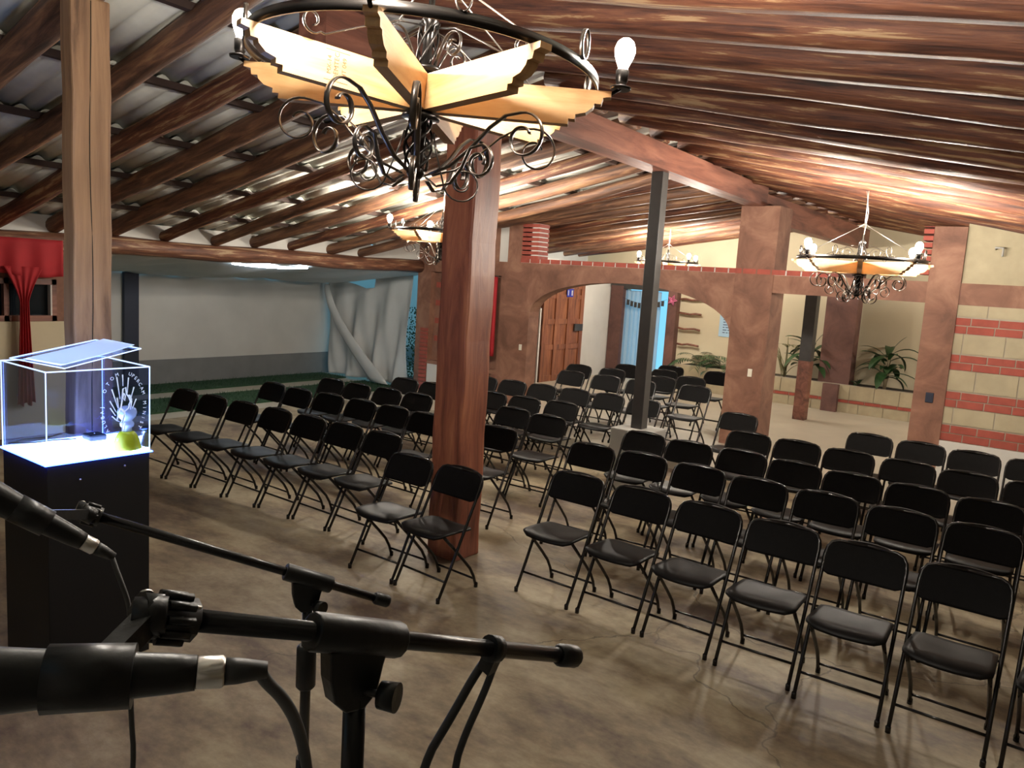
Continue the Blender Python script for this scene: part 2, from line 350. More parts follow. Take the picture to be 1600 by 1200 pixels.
g = MB(); g.prism([(-1.335, 2.345), (5.2, 2.345), (-1.335, zr(-1.335)+.02)][:3] if False else [(-1.335, 2.345), (2.25, 2.345), (-1.335, zr(-1.335)+.1)], lambda p: (p[0], W0+.03, p[1]), lambda p: (p[0], W1, p[1]))
g.build('gable_panel', M['block'], wa)
g = MB()
g.tube([(-1.05, W0, 2.72), (-1.05, W0-.05, 2.73), (-.98, W0-.05, 2.73), (-.98, W0-.05, 2.64)], .012, 8); g.build('pipe', M['grey'], wa)
# corner pillar brick edge, left end of the wall
g = MB(); z = .05
while z < 1.12: g.box((-9.33, W0-.012, z), (-9.16, W0+.02, z+.05)); z += .066
g.build('brick_edge', M['brick'], wa)
g = MB()
for z in (.95, 1.25, 1.55, 1.85): g.box((-9.1, W0+.09, z), (-8.2, W0+.105, z+.09))
g.build('brick_band', M['brick'], wa)
MB().box((-9.14, W0-.01, .10), (-7.93, W0+.02, .56)).build('painted_panel', M['white'], wa)
# switch plates (things fixed on the wall)
for (x, z, lab, mt, sx, sz) in ((-7.2, 1.035, 'small white switch plate on the brown wall left of the arch', 'plate', .05, .09), (-3.56, 1.085, 'small cream switch plate on the brown pillar right of the arch', 'plate', .055, .10), (-1.49, 1.06, 'small dark switch box on the brown pillar beside the brick wall', 'navy', .08, .11)):
    r = empty('wall_switch', (x, W0-.011, z-sz/2), 0, lab, 'switch')
    MB().box((-sx/2, -.012, 0), (sx/2, .002, sz)).build('plate', M[mt], r, .003); MB().box((-.012, -.017, sz*.35), (.012, -.011, sz*.65)).build('toggle', M[mt], r)
# ------------- rear room
FW = 15.3
g = MB()
g.box((-9.0, FW, .12), (-8.4, FW+.2, 2.5)); g.box((-7.16, FW, .12), (5.2, FW+.2, 3.9)); g.box((-9.6, FW, 2.05), (-7.16, FW+.2, 3.6))
wf = g.build('wall_rear', M['cream'], kind='structure')
g = MB().box((-8.95, W1, .12), (-8.75, 15.3, 2.5)); g.build('wall_rear_left', M['white'], kind='structure')
MB().box((-8.74, 14.05, .12), (-8.70, FW, 2.02)).build('trim_3', M['white'], kind='structure')
for x0_, x1_ in ((-8.68, -8.38), (-7.32, -7.12)):
    MB().box((x0_, FW-.18, .12), (x1_, FW+.02, 2.06)).build('trim_4', M['darkclay'], kind='structure')
MB().box((-8.68, FW-.16, 2.0), (-7.1, FW+.01, 2.12)).build('trim_5', M['darkpost'], kind='structure')
# pale curtain in the far doorway
g = MB(); n = 60; vs = []
for k in range(2):
    for i in range(n + 1):
        x = -8.38 + .86 * i / n; vs.append((x, FW - .06 + .025 * math.sin(i * .9) + .01 * math.sin(i * 2.3), .15 if k == 0 else 1.98))
g.add(vs, [(i, i+1, n+2+i, n+1+i) for i in range(n)], 0, True)
tag(g.build('door_curtain', M['pale']), 'pale blue curtain hanging in the far doorway behind the arch', 'curtain')
MB().box((-8.4, 20.5, 0), (-6, 20.6, .3)).build('floor_outside', M['dado'], kind='structure')
# wooden door leaf along the left side wall of the rear room
dr = empty('door_1', (-8.66, 12.5, .12)); dr['kind'] = 'structure'
MB().box((-.02, 0, 0), (.02, 1.45, 1.92)).build('door_panel', M['door'], dr)
g = MB()
for a, b in (((0, 0), (.12, 1.92)), ((.42, 0), (.52, 1.92)), ((.86, 0), (.96, 1.92)), ((1.33, 0), (1.45, 1.92)), ((0, 0), (1.45, .12)), ((0, .62), (1.45, .72)), ((0, 1.12), (1.45, 1.22)), ((0, 1.62), (1.45, 1.70)), ((0, 1.82), (1.45, 1.92))):
    g.box((.02, a[0], a[1]), (.050 if b[1] - a[1] > 1 else .040, b[0], b[1]))
g.build('door_frame', M['door'], dr)
g = MB().box((.045, 1.12, .98), (.075, 1.42, 1.12)); g.build('lock_box', M['darkpost'], dr, .004)
s = MB().box((.046, .78, 1.66), (.056, 1.0, 1.82), 0); s.box((.056, .80, 1.69), (.059, .83, 1.79), 1); s.box((.056, .93, 1.69), (.059, .97, 1.79), 1); s.build('blue_sign', [M['blue'], M['white']], dr)
MB().box((-8.64, 12.38, .12), (-8.60, 12.42, 1.55)).build('trim_6', M['white'], kind='structure')
MB().box((-8.75, 10.2, .12), (-8.62, 12.36, 2.3)).build('trim_7', M['beam'], kind='structure')
# planter along the rear wall
pl = empty('planter_wall', (-2, 14.5, .12), 0, 'low block planter wall with a red brick band along the rear wall', 'planter')
g = MB(); g.box((-4.75, 0, 0), (6.9, .12, .48), 1); x = -4.75; k = 0
for (za, zb, ln, mi, off) in ((0, .165, .40, 2, .1), (.175, .225, .26, 0, .05), (.235, .478, .40, 2, .27)):
    x = -4.75 - off
    while x < 6.9:
        a = max(x, -4.75); b = min(x+ln-.012, 6.9)
        if b > a: g.box((a, -.012, za), (b, .02, zb), mi)
        x += ln
g.build('block_wall', [M['brick'], M['mortar'], M['block']], pl)
MB().box((-4.75, .12, .2), (6.9, .78, .455)).build('soil', M['soil'], pl)
# rear pillar, two widths
o = MB().box((-4.02, 14.62, .575), (-3.49, 14.95, 2.6)).build('brick_pillar', M['darkclay'])
tag(o, 'broad dark brown pillar rising from the planter at the rear wall', 'pillar')
o = MB().box((-3.86, 14.38, .12), (-3.60, 14.487, .60)).build('pillar_base', M['darkclay'])
tag(o, 'short brown pillar base in front of the planter wall', 'pillar')
# ------------- posts and ridge beam
def post(name, v, u, sx, sy, z0, z1, mat, label, crack=True):
    g = MB(); n = 14; vs = []
    for i in range(n + 1):
        z = z0 + (z1 - z0) * i / n; j = .004 * math.sin(i * 2.1 + v)
        for (a, b) in ((-1, -1), (1, -1), (1, 1), (-1, 1)): vs.append((a * (sx/2) + j, b * sy/2 + j * .7, z - z0))
    fs = [(i*4+j, i*4+(j+1) % 4, i*4+4+(j+1) % 4, i*4+4+j) for i in range(n) for j in range(4)] + [(3, 2, 1, 0), (n*4, n*4+1, n*4+2, n*4+3)]
    g.add(vs, fs); o = g.build(name, mat, None, .012, loc=(v, u, z0)); tag(o, label, 'post')
    return o
p1 = post('wooden_post', RV-.045, 4.44, .275, .285, 0, 3.262, M['post'], 'thick reddish brown wooden post in the middle of the hall')
p2 = post('wooden_post', -4.53, 2.125, .13, .205, 0, 3.42, M['rawpost'], 'pale brown square wooden post behind the acrylic box')
g = MB(); g.tube([(.067, -.01 + .006 * math.sin(i * .9), .2 + i * .2) for i in range(17)], .0025, 5); g.build('crack', M['soil'], p2)
ft = MB(); ft.box((-.21, -.21, 0), (.21, .21, .655)); o = ft.build('concrete_footing', M['grey'], None, .01, loc=(RV, 7.23, 0)); tag(o, 'square grey concrete footing under the black post', 'footing')
o = MB().box((-.062, -.062, 0), (.062, .062, 2.56)).build('metal_post', M['darkpost'], None, .004, loc=(RV, 7.23, .655)); tag(o, 'slim black post standing on the grey concrete footing', 'post')
o = MB().box((-.09, -.09, 0), (.09, .09, 2.2), 0).box((-.092, -.092, 0), (.092, .092, .95), 1).build('metal_post', [M['darkpost'], M['beam']], None, loc=(-3.78, 12.97, .12)); tag(o, 'slim dark post with a brown lower half in the rear room', 'post')
zb = lambda u: 3.17 + .017 * (9.9 - u)
MB().prism([(2.95, zb(2.95)), (9.95, zb(9.95)), (9.95, zb(9.95)+.235), (2.95, zb(2.95)+.235)], lambda p: (RV-.115, p[0], p[1]), lambda p: (RV+.115, p[0], p[1])).build('trim_8', M['beam'], kind='structure')
MB().box((RV-.1, 9.95, 3.0), (RV+.1, 15.3, 3.33)).build('trim_9', M['beam'], kind='structure')
# ------------- rafters: each its own log
ordn = ['first','second','third','fourth','fifth','sixth','seventh','eighth','ninth','tenth','eleventh','twelfth','thirteenth','fourteenth','fifteenth','sixteenth','seventeenth','eighteenth','nineteenth','twentieth','twenty-first','twenty-second','twenty-third','twenty-fourth','twenty-fifth','twenty-sixth','twenty-seventh','twenty-eighth','twenty-ninth','thirtieth']
def log(side, u, r, idx):
    v1 = -9.85 if side < 0 else 4.9; v0 = RV - .02 * side if side < 0 else RV + .02
    zf = zl if side < 0 else zr
    L_ = abs(v1 - v0); n = 16; g = MB(); ph = random.uniform(0, 6)
    sl = (zf(v1, u) - zf(v0, u)) / L_
    pts = [(L_ * i / n, .018 * math.sin(i * .45 + ph), .010 * math.sin(i * .7 + ph * 2)) for i in range(n + 1)]
    g.tube(pts, [r * (1.04 - .10 * i / n + .04 * math.sin(i * 1.9 + ph)) for i in range(n + 1)], 12, up=(0, 0, 1))
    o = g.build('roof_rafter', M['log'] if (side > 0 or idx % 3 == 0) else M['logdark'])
    o.location = (v0, u, zf(v0, u) + r)
    dx = 1 if v1 > v0 else -1
    ang = math.atan(sl)
    o.rotation_euler = (0, 0, 0)
    X = Vector((dx * math.cos(ang), 0, math.sin(ang))); Y = Vector((0, 1 * dx, 0)); Z = X.cross(Y)
    mm = Matrix((X, Y, Z)).transposed().to_4x4(); mm.translation = o.location; o.matrix_world = mm
    sd = 'left' if side < 0 else 'right'
    tag(o, f'rough log rafter on the {sd} roof slope, {ordn[idx]} from the stage end', 'rafter', f'log rafters of the {sd} roof slope')
lu = [5.37 + .64 * k for k in range(-6, 16)]
for i, u in enumerate(lu): log(-1, u + random.uniform(-.03, .03), random.uniform(.068, .082) + (.020 if i < 6 else 0), i)
ru = [1.15, 1.93, 3.02, 3.52, 4.02, 4.60] + [5.2 + .60 * k for k in range(0, 17)]
for i, u in enumerate(ru): log(1, u + random.uniform(-.03, .03), (.125 if 2.9 < u < 4.1 else random.uniform(.085, .10)), i)
# purlins and corrugated sheets
def slope_sheets(side):
    vend = -10.2 if side < 0 else 5.0; zf = zl if side < 0 else zr; d = -1 if side < 0 else 1
    rr = .165 if side < 0 else .20
    st = 1.02; k = 0; g = MB(); L_ = abs(vend - RV); pw = .177; U0, U1 = -3.2, 15.55
    nu = int((U1 - U0) / pw * 8)
    while k * st < L_:
        a = max(0, k * st - .10); b = min(L_, (k + 1) * st)
        vs = []
        for (s_, dz) in ((a, -.012), (b, .022)):
            v = RV + d * s_
            for i in range(nu + 1):
                u = U0 + (U1 - U0) * i / nu
                t = (u / pw) % 1.0
                zz = .024 * math.cos(2 * math.pi * t); zz = max(-.012, zz)
                vs.append((v, u, zf(v, u) + rr + .045 + dz + zz))
        g.add(vs, [(i, i+1, nu+2+i, nu+1+i) for i in range(nu)], 0, True)
        v = RV + d * a
        pb = MB(); us = [U0, 8.8, 9.2, 10.0, U1]
        pv = [(v + dx_, u_, zf(v, u_) + rr + dz_) for u_ in us for dx_, dz_ in ((-.03, -.03), (.03, -.03), (.03, .018), (-.03, .018))]
        pb.add(pv, [(i*4+j, i*4+(j+1) % 4, i*4+4+(j+1) % 4, i*4+4+j) for i in range(4) for j in range(4)] + [(3, 2, 1, 0), (16, 17, 18, 19)])
        if k > 0:
            o = pb.build('roof_purlin', M['purlin'])
            tag(o, f"thin dark lath across the {'left' if side < 0 else 'right'} rafters, {ordn[k-1]} down from the ridge", 'lath', f"laths under the {'left' if side < 0 else 'right'} roof")
        k += 1
    a0, a1 = RV, vend
    us = [U0, 8.8, 9.2, 10.0, U1]; g.add([(q, u_, zf(q, u_)+rr+.13) for u_ in us for q in (a0, a1)], [(i*2, i*2+1, i*2+3, i*2+2) for i in range(4)])  # flat backing added above the sheets to keep sky light out of the laps
    o = g.build('ceiling_left' if side < 0 else 'ceiling_right', M['sheet'], kind='structure')
    md = o.modifiers.new('s', 'SOLIDIFY'); md.thickness = .007; md.offset = 1
slope_sheets(-1); slope_sheets(1)
# ------------- tarp over the side yard, hanging sheet, navy post
def cloth(name, fn, nx, ny, mat, th=.004):
    g = MB(); vs = [fn(i / nx, j / ny) for j in range(ny + 1) for i in range(nx + 1)]
    g.add(vs, [(j*(nx+1)+i, j*(nx+1)+i+1, (j+1)*(nx+1)+i+1, (j+1)*(nx+1)+i) for j in range(ny) for i in range(nx)], 0, True)
    o = g.build(name, mat); md = o.modifiers.new('s', 'SOLIDIFY'); md.thickness = th; return o
def tarp(s, t):
    u = 4.3 + 6.2 * s; v = -9.55 - 2.83 * t
    z = 2.10 - .30 * t - .10 * math.sin(math.pi * t) * (.6 + .5 * math.sin(s * 17)) + .02 * math.sin(s * 60 + t * 8)
    return (v, u, z)
tag(cloth('tarpaulin', tarp, 90, 14, M['tarp']), 'sagging grey tarpaulin stretched from the eave beam to the garden wall', 'tarpaulin')
def sheet(s, t):
    # s across from garden wall to the hall, t from top to bottom; gathered towards the bottom left
    top = -12.35 + 2.28 * s
    bot = -12.05 + 2.0 * s
    v = top + (bot - top) * (t ** 1.6)
    u = 10.42 - .10 * t + .07 * math.sin(s * 21 + t * 5) * (.3 + t) + .03 * math.sin(s * 47) * t
    z = (1.76 + .28 * s) * (1 - t) + .02
    if t < .14 and .20 < s < .60: z -= (.20 - .0 * s) * (1 - t / .14) * min(1, (s - .20) / .28) if s < .585 else 0
    return (v, u, z)
tag(cloth('hanging_sheet', sheet, 80, 40, M['tarp']), 'large pale grey sheet hanging across the far end of the side yard', 'cloth')
def fold(s, t):
    a = t; v = -12.28 + 1.55 * (a ** 1.7) + .16 * s + .30 * a * s; z = 1.72 * (1 - a) ** .9 + .03
    return (v, 10.25 - .15 * a - .05 * math.sin(s * 3.1) * (1 - .5 * a), z)
tag(cloth('cloth_strip', fold, 8, 30, M['tarp']), 'loose twisted fold of pale cloth trailing down beside the hanging sheet', 'cloth')
o = MB().box((-12.375, 6.33, -.01), (-12.31, 6.56, 1.80)).build('wall_post', M['navy']); tag(o, 'flat dark navy post against the white garden wall', 'post')
o = MB().tube([(-9.72, 6.50 + i * .16, 2.045 + .006 * i * (i - 8) * .25) for i in range(9)], .011, 8).build('light_tube', M['neon']); tag(o, 'glowing white tube light under the tarpaulin by the eave beam', 'light')
g = MB()
for i in range(700):
    v = random.uniform(-10.75, -10.05); z = random.uniform(.05, 1.40) ; u = 11.0 + random.uniform(-.12, .12)
    a = random.uniform(0, 6.28); l = random.uniform(.03, .06)
    p = Vector((v, u, z)); d1 = Vector((math.cos(a), random.uniform(-.4, .4), math.sin(a))) * l; d2 = Vector((-math.sin(a), random.uniform(-.5, .5), math.cos(a))) * l * .4
    g.add([p, p + d1 * .5 + d2, p + d1, p + d1 * .5 - d2], [(0, 1, 2, 3)])
vn = empty('climbing_vine', (0, 0, 0), 0, 'dark leafy vine outside the gap beside the hanging sheet', 'plant')
g.build('foliage', M['leaf'], vn); MB().tube([(-10.4, 11.0, -.1), (-10.35, 11.02, .5), (-10.42, 11.0, 1.3)], .012, 6).build('stem', M['stem'], vn)
MB().box((-10.9, 10.8, -.1), (-9.9, 11.2, .05)).build('floor_bed', M['soil'], kind='structure')

# ================================================================ THINGS
def wavy(name, pts_fn, ns, nt_, mat, parent=None, th=.004):
    g = MB(); vs = [pts_fn(i / ns, j / nt_) for j in range(nt_ + 1) for i in range(ns + 1)]
    g.add(vs, [(j*(ns+1)+i, j*(ns+1)+i+1, (j+1)*(ns+1)+i+1, (j+1)*(ns+1)+i) for j in range(nt_) for i in range(ns)], 0, True)
    o = g.build(name, mat, parent); md = o.modifiers.new('s', 'SOLIDIFY'); md.thickness = th; return o
# red curtain on the left window
rc = empty('window_curtain', (EV+.05, 3.5, .39), 0, 'red tied curtain with a gathered valance over the left window', 'curtain')
wavy('valance', lambda s, t: (.045 + .02 * math.sin(s * 44) * (.4 + t), -1.3 + 1.90 * s, 1.80 - (.38 + .03 * math.sin(s * 9)) * t), 90, 8, M['red'], rc)
def drape(s, t):
    wdt = (.26 * max(0, 1 - t / .26) ** 1.3 + .055) + .085 * (t ** 1.4); y = .19 + (s - .5) * 2 * wdt * .62
    return (.06 + .022 * math.sin(s * 26) * (.3 + t), y, 1.50 - 1.49 * t + .02 * math.sin(s * 15) * t)
wavy('drape', drape, 40, 40, M['red'], rc)
rc = empty('window_curtain', (-7.78, W0-.03, .84), 0, 'narrow red curtain strip hanging on the brown wall behind the middle post', 'curtain')
wavy('drape', lambda s, t: (-.16 + .25 * s, -.02 + .012 * math.sin(s * 22), 1.25 - 1.25 * t), 20, 10, M['red'], rc)
MB().tube([(-.2, -.02, 1.26), (.12, -.02, 1.26)], .008, 8).build('rod', M['iron'], rc)

# ---------------- folding chair
def chair_proto():
    r = empty('folding_chair')
    W = .215
    def front(z): return -.20 + .39 * z / .79
    for s in (-1, 1):
        x = s * (W - .011)
        g = MB(); g.tube([(x, front(0) , .012), (x, front(.2), .2), (x, front(.5), .5), (x, front(.70), .70), (x - s*.006, front(.745), .745), (x - s*.025, front(.772), .772), (x - s*.06, front(.785), .785), (0, front(.787), .787)], .0105, 8)
        g.lathe([(.0135, 0), (.0135, .03), (.011, .034)], 10, 0, (x, front(0), 0)); g.build('leg', M['tube'], r)
    for s in (-1, 1):
        x = s * .178
        g = MB(); g.tube([(x, -.150, .425), (x, -.06, .335), (x, .04, .235), (x, .12, .15), (x, .160, .085), (x, .188, .010)], .0105, 8)
        g.lathe([(.0135, 0), (.0135, .028), (.011, .032)], 10, 0, (x, .189, 0)); g.build('leg', M['tube'], r)
    MB().tube([(-W+.011, front(.125), .125), (W-.011, front(.125), .125)], .0075, 8).build('crossbar', M['tube'], r)
    MB().tube([(-.178, .172, .062), (.178, .172, .062)], .0075, 8).build('crossbar', M['tube'], r)
    # seat: contoured, tapered panel with a lip
    g = MB(); nx, ny = 14, 12; top = []; bot = []
    def sp(s, t):
        y = -.205 + .335 * t - .022 * (1 - (2*s - 1) ** 2) * max(0, 1 - t * 2.2)
        wf = .198 - .012 * t
        cr = .05
        if t < .12: wf -= cr * (1 - math.sqrt(max(0, 1 - ((.12 - t) / .12) ** 2)))
        if t > .9: wf -= cr * .8 * (1 - math.sqrt(max(0, 1 - ((t - .9) / .1) ** 2)))
        x = (s * 2 - 1) * wf
        z = .440 + .006 * math.cos(math.pi * (t - .5)) - .014 * math.exp(-((s - .5) ** 2) * 9) * math.exp(-((t - .6) ** 2) * 8) - .020 * max(0, (.16 - t) / .16) ** 2 - .010 * t
        return (x, y, z)
    for j in range(ny + 1):
        for i in range(nx + 1):
            p = sp(i / nx, j / ny); top.append(p); q = (p[0] * .99, p[1], p[2] - .013); bot.append(q)
    k = (nx + 1) * (ny + 1)
    fs = [(j*(nx+1)+i, j*(nx+1)+i+1, (j+1)*(nx+1)+i+1, (j+1)*(nx+1)+i) for j in range(ny) for i in range(nx)]
    fb = [tuple(k + q for q in reversed(f)) for f in fs]
    rim = [i for i in range(nx + 1)] + [(j)*(nx+1)+nx for j in range(1, ny + 1)] + [ny*(nx+1)+i for i in range(nx-1, -1, -1)] + [j*(nx+1) for j in range(ny-1, 0, -1)]
    fr = [(rim[i], k + rim[i], k + rim[(i+1) % len(rim)], rim[(i+1) % len(rim)]) for i in range(len(rim))]
    g.add(top + bot, fs + fb + fr, 0, True); g.build('seat', M['black'], r)
    # backrest: rounded, slightly curved panel
    g = MB(); nx, ny = 20, 14; A = []; B = []
    for j in range(ny + 1):
        for i in range(nx + 1):
            s = i / nx * 2 - 1; t = j / ny
            z = .612 + .180 * t; wv = .214
            if t > .5: wv -= .085 * (1 - math.sqrt(max(0, 1 - ((t - .5) / .5) ** 2)))
            if t < .25: wv -= .045 * (1 - math.sqrt(max(0, 1 - ((.25 - t) / .25) ** 2)))
            x = s * wv; zz = z + (.010 * (1 - s * s) * (t)) - .006 * (1 - t) * (1 - s*s)
            yb = front(z) + .018 * (1 - s * s) ** 1.0 * (1 - .25 * t)
            A.append((x, yb - .011, zz)); B.append((x, yb + .011, zz))
    k = len(A); fs = [(j*(nx+1)+i, j*(nx+1)+i+1, (j+1)*(nx+1)+i+1, (j+1)*(nx+1)+i) for j in range(ny) for i in range(nx)]
    fb = [tuple(k + q for q in reversed(f)) for f in fs]
    rim = [i for i in range(nx + 1)] + [(j)*(nx+1)+nx for j in range(1, ny + 1)] + [ny*(nx+1)+i for i in range(nx-1, -1, -1)] + [j*(nx+1) for j in range(ny-1, 0, -1)]
    fr = [(rim[i], k + rim[i], k + rim[(i+1) % len(rim)], rim[(i+1) % len(rim)]) for i in range(len(rim))]
    g.add(A + B, fs + fb + fr, 0, True); g.build('backrest', M['back'], r)
    return r
proto = chair_proto(); first = [True]
def chair(v, u, z, label, group, rz=None):
    o = proto if first[0] else copy_tree(proto); first[0] = False
    o.location = (v, u, z); o.rotation_euler = (0, 0, R(random.uniform(-2, 2)) if rz is None else rz)
    tag(o, label, 'chair', group)
rows = {
 'left': [[(-7.20, 4.15), (-6.75, 4.17), (-6.31, 4.2), (-5.87, 4.24), (-5.43, 4.26), (-4.99, 4.28), (-4.55, 4.29)],
          [(-7.18, 5.17), (-6.72, 5.15), (-6.28, 5.2), (-5.84, 5.23), (-5.40, 5.24), (-4.96, 5.23), (-4.14, 5.28)],
          [(-7.13, 5.95), (-6.69, 5.95), (-6.26, 6.0), (-5.83, 6.03), (-4.68, 6.22), (-4.21, 6.16)],
          [(-6.75, 6.78), (-6.31, 6.80), (-5.48, 6.88), (-5.05, 6.93), (-4.62, 7.02)],
          [(-6.38, 7.86), (-5.95, 7.91), (-5.52, 7.96), (-5.08, 8.02), (-4.63, 8.06), (-4.17, 8.08)]],
 'right': [[(-2.76, 4.4), (-2.27, 4.4), (-1.8, 4.39), (-1.33, 4.37), (-.87, 4.32), (-.40, 4.31), (.08, 4.29)],
           [(-3.21, 5.34), (-2.77, 5.38), (-2.29, 5.35), (-1.82, 5.31), (-1.35, 5.31), (-.88, 5.28), (-.43, 5.27)],
           [(-3.19, 6.2), (-2.73, 6.16), (-2.28, 6.2), (-1.83, 6.14), (-1.38, 6.1), (-.93, 6.09), (-.47, 6.05)],
           [(-2.55, 7.09), (-2.10, 7.08), (-1.64, 7.05), (-1.17, 7.03), (-.72, 6.98), (-.27, 6.98)],
           [(-3.05, 8.12), (-1.71, 8.11), (-1.25, 8.1), (-.80, 8.05), (-.35, 8.05)]]}
rn = ['front', 'second', 'third', 'fourth', 'rear']
for side, rr_ in rows.items():
    for i, row in enumerate(rr_):
        n = len(row)
        for k, (v, u) in enumerate(row):
            wh = ordn[k] + ' from the left' if k < n - 1 else 'rightmost'
            if k == 0: wh = 'leftmost'
            chair(v, u, 0, f'black folding chair, {wh} in the {rn[i]} row of the {side} seating block', f'folding chairs in the {side} seating block')
chair(-3.85, 3.89, 0, 'black folding chair set forward, left of the one before the middle post', 'folding chairs set before the middle post', R(1))
chair(-3.395, 3.885, 0, 'black folding chair set forward, directly before the thick middle post', 'folding chairs set before the middle post', R(-3))
Q = [(-5.60, 8.72), (-5.08, 8.76), (-4.60, 8.80), (-5.97, 9.5), (-5.45, 9.55), (-3.95, 8.98), (-4.62, 9.42), (-5.0, 10.25), (-4.40, 9.86), (-5.62, 10.3), (-4.45, 10.9), (-5.2, 10.9)]
Q.sort(key=lambda p: (round(p[1] / .7), p[0]))
groups = {}
for v, u in Q: groups.setdefault(round(u / .7), []).append((v, u))
for i, key in enumerate(sorted(groups)):
    L_ = groups[key]
    for k, (v, u) in enumerate(L_):
        wh = 'leftmost' if k == 0 else ('rightmost' if k == len(L_) - 1 else ordn[k] + ' from the left')
        chair(v, u, .12, f'black folding chair on the pale raised floor, {wh} in {ordn[i]} line back', 'folding chairs gathered at the arch')

# ---------------- chandelier
def spiral(c, r0, r1, a0, turns, n=26):
    return [(c[0] + (r0 + (r1 - r0) * i / n) * math.cos(a0 + turns * 2 * math.pi * i / n), c[1] + (r0 + (r1 - r0) * i / n) * math.sin(a0 + turns * 2 * math.pi * i / n)) for i in range(n + 1)]
def chandelier():
    r = empty('chandelier')
    H = .105; R0, R1 = .035, .575
    prof = [(R0, 0), (.455, 0), (.455, .016), (.475, .016), (.475, .030), (.505, .038), (.525, .055), (.528, .066), (.548, .066), (.552, .085), (.575, .089), (.575, H), (R0, H)]
    def pl(th, name, fn): pass
    for k in range(8):
        a = k * math.pi / 4; o = MB().prism(prof, lambda p: (p[0], -.019, p[1]), lambda p: (p[0], .019, p[1])).build('arm', M['pine'], r)
        o.rotation_euler = (0, 0, a)
        if k == 5:
            for (tx, dx, sz) in (('DEMTEC', .0, .020), ('HT 049', -.024, .018), ('MX-14', .022, .018)):
                mm = Matrix.Translation((.30 + dx, -.0196 if False else .0196, .054)) @ Matrix.Rotation(R(-90), 4, 'X') @ Matrix.Rotation(R(180), 4, 'Z') @ Matrix.Rotation(R(90), 4, 'Z')
                text_mesh(tx, sz, M['stamp'], 'stamp', o, mm, .0004)
            MB().box((.262, .0190, .012), (.336, .0198, .0135)).box((.262, .0190, .094), (.336, .0198, .0955)).build('stamp_border', M['stamp'], o)
    # hoop
    g = MB(); n = 72
    pts = lambda rad, z: [(rad * math.cos(2*math.pi*i/n), rad * math.sin(2*math.pi*i/n), z) for i in range(n)]
    vs = pts(.528, .106) + pts(.528, .136) + pts(.534, .136) + pts(.534, .106)
    g.add(vs, [(q*n+i, q*n+(i+1) % n, ((q+1) % 4)*n+(i+1) % n, ((q+1) % 4)*n+i) for q in range(4) for i in range(n)], 0, True)
    g.build('hoop', M['iron'], r)
    # hub: octagonal iron core with twisted rods
    g = MB(); g.lathe([(.020, -.20), (.030, -.185), (.030, -.175), (.020, -.165), (.022, -.02), (.060, -.02), (.060, -.012), (.03, 0), (.03, .12), (.055, .122), (.055, .132), (.016, .14), (.016, .26), (.028, .27), (.010, .30), (.010, .34)], 12)
    for k in range(6):
        a = k * math.pi / 3
        g.tube([(.045 * math.cos(a + i * .35) * (1 - .3 * abs(i - 5) / 5), .045 * math.sin(a + i * .35) * (1 - .3 * abs(i - 5) / 5), -.175 + i * .016) for i in range(11)], .0045, 6)
        g.tube([(.03 * math.cos(a + i * .3), .03 * math.sin(a + i * .3), .14 + i * .018) for i in range(8)], .004, 6)
    g.build('hub', M['iron'], r)
    # scrollwork below the arms, one iron spray per gap
    for k in range(8):
        a = (k + .5) * math.pi / 4 if k % 2 else k * math.pi / 4 + .18
        g = MB()
        def P(q, off=0): return (q[0], off, q[1])
        big = spiral((.365, -.075), .072, .022, R(100), -1.2, 30)
        g.tube([P(q, .008) for q in [(.05, -.185), (.12, -.160), (.19, -.105), (.25, -.045), (.30, -.012)] + big], .0078, 6, flat=(1.3, .45))
        if k % 2:
            sm = spiral((.235, -.150), .052, .016, R(80), -1.3, 24)
            g.tube([P(q, -.010) for q in [(.05, -.20), (.09, -.225), (.14, -.215), (.175, -.17), (.20, -.11)] + sm], .0068, 6, flat=(1.3, .45))
        else:
            lw_ = spiral((.150, -.200), .060, .018, R(200), 1.4, 26)
            g.tube([P(q, .002) for q in [(.045, -.06), (.06, -.12)] + lw_], .0065, 6, flat=(1.3, .45))
        o = g.build('scroll', M['ironlit'], r); o.rotation_euler = (0, 0, a)
    # scrolls above: near the hub and standing loops on the hoop
    for k in range(4):
        a = (k + .5) * math.pi / 2 + .12
        g = MB(); g.tube([(q[0], 0, q[1]) for q in [(.04, .13), (.07, .19)] + spiral((.12, .185), .045, .014, R(160), -1.3, 24)], .005, 6, flat=(1.3, .5))
        g.tube([(q[0], .006, q[1]) for q in [(.03, .25), (.12, .235), (.26, .17), (.36, .12)] + spiral((.40, .145), .035, .012, R(-140), 1.1, 18)], .005, 6, flat=(1.3, .5))
        o = g.build('scroll', M['ironlit'], r); o.rotation_euler = (0, 0, a)
    for k in range(8):
        a = k * math.pi / 4 + math.pi / 8
        g = MB(); g.tube([(.531, .021 * math.sin(t) , .175 - .040 * math.cos(t)) for t in [2 * math.pi * i / 18 for i in range(19)]], .005, 6, flat=(1.4, .5))
        o = g.build('loop', M['ironlit'], r); o.rotation_euler = (0, 0, a)
    # sockets and bulbs
    for k in range(4):
        a = k * math.pi / 2; x, y = .600 * math.cos(a), .600 * math.sin(a)
        MB().lathe([(.030, .105), (.032, .112), (.014, .118), (.018, .130), (.020, .160), (.016, .165)], 14, 0, (x, y, .012)).tube([(x*.87, y*.87, .112), (x*.93, y*.93, .092), (x, y, .119)], .006, 6).build('bulb_socket', M['iron'], r)
        b = MB().lathe([(.013, .163), (.015, .172), (.024, .192), (.030, .212), (.030, .226), (.024, .243), (.012, .253), (0, .256)], 12, 0, (x, y, .012)).build('bulb', M['bulb'], r)
        b['k'] = k
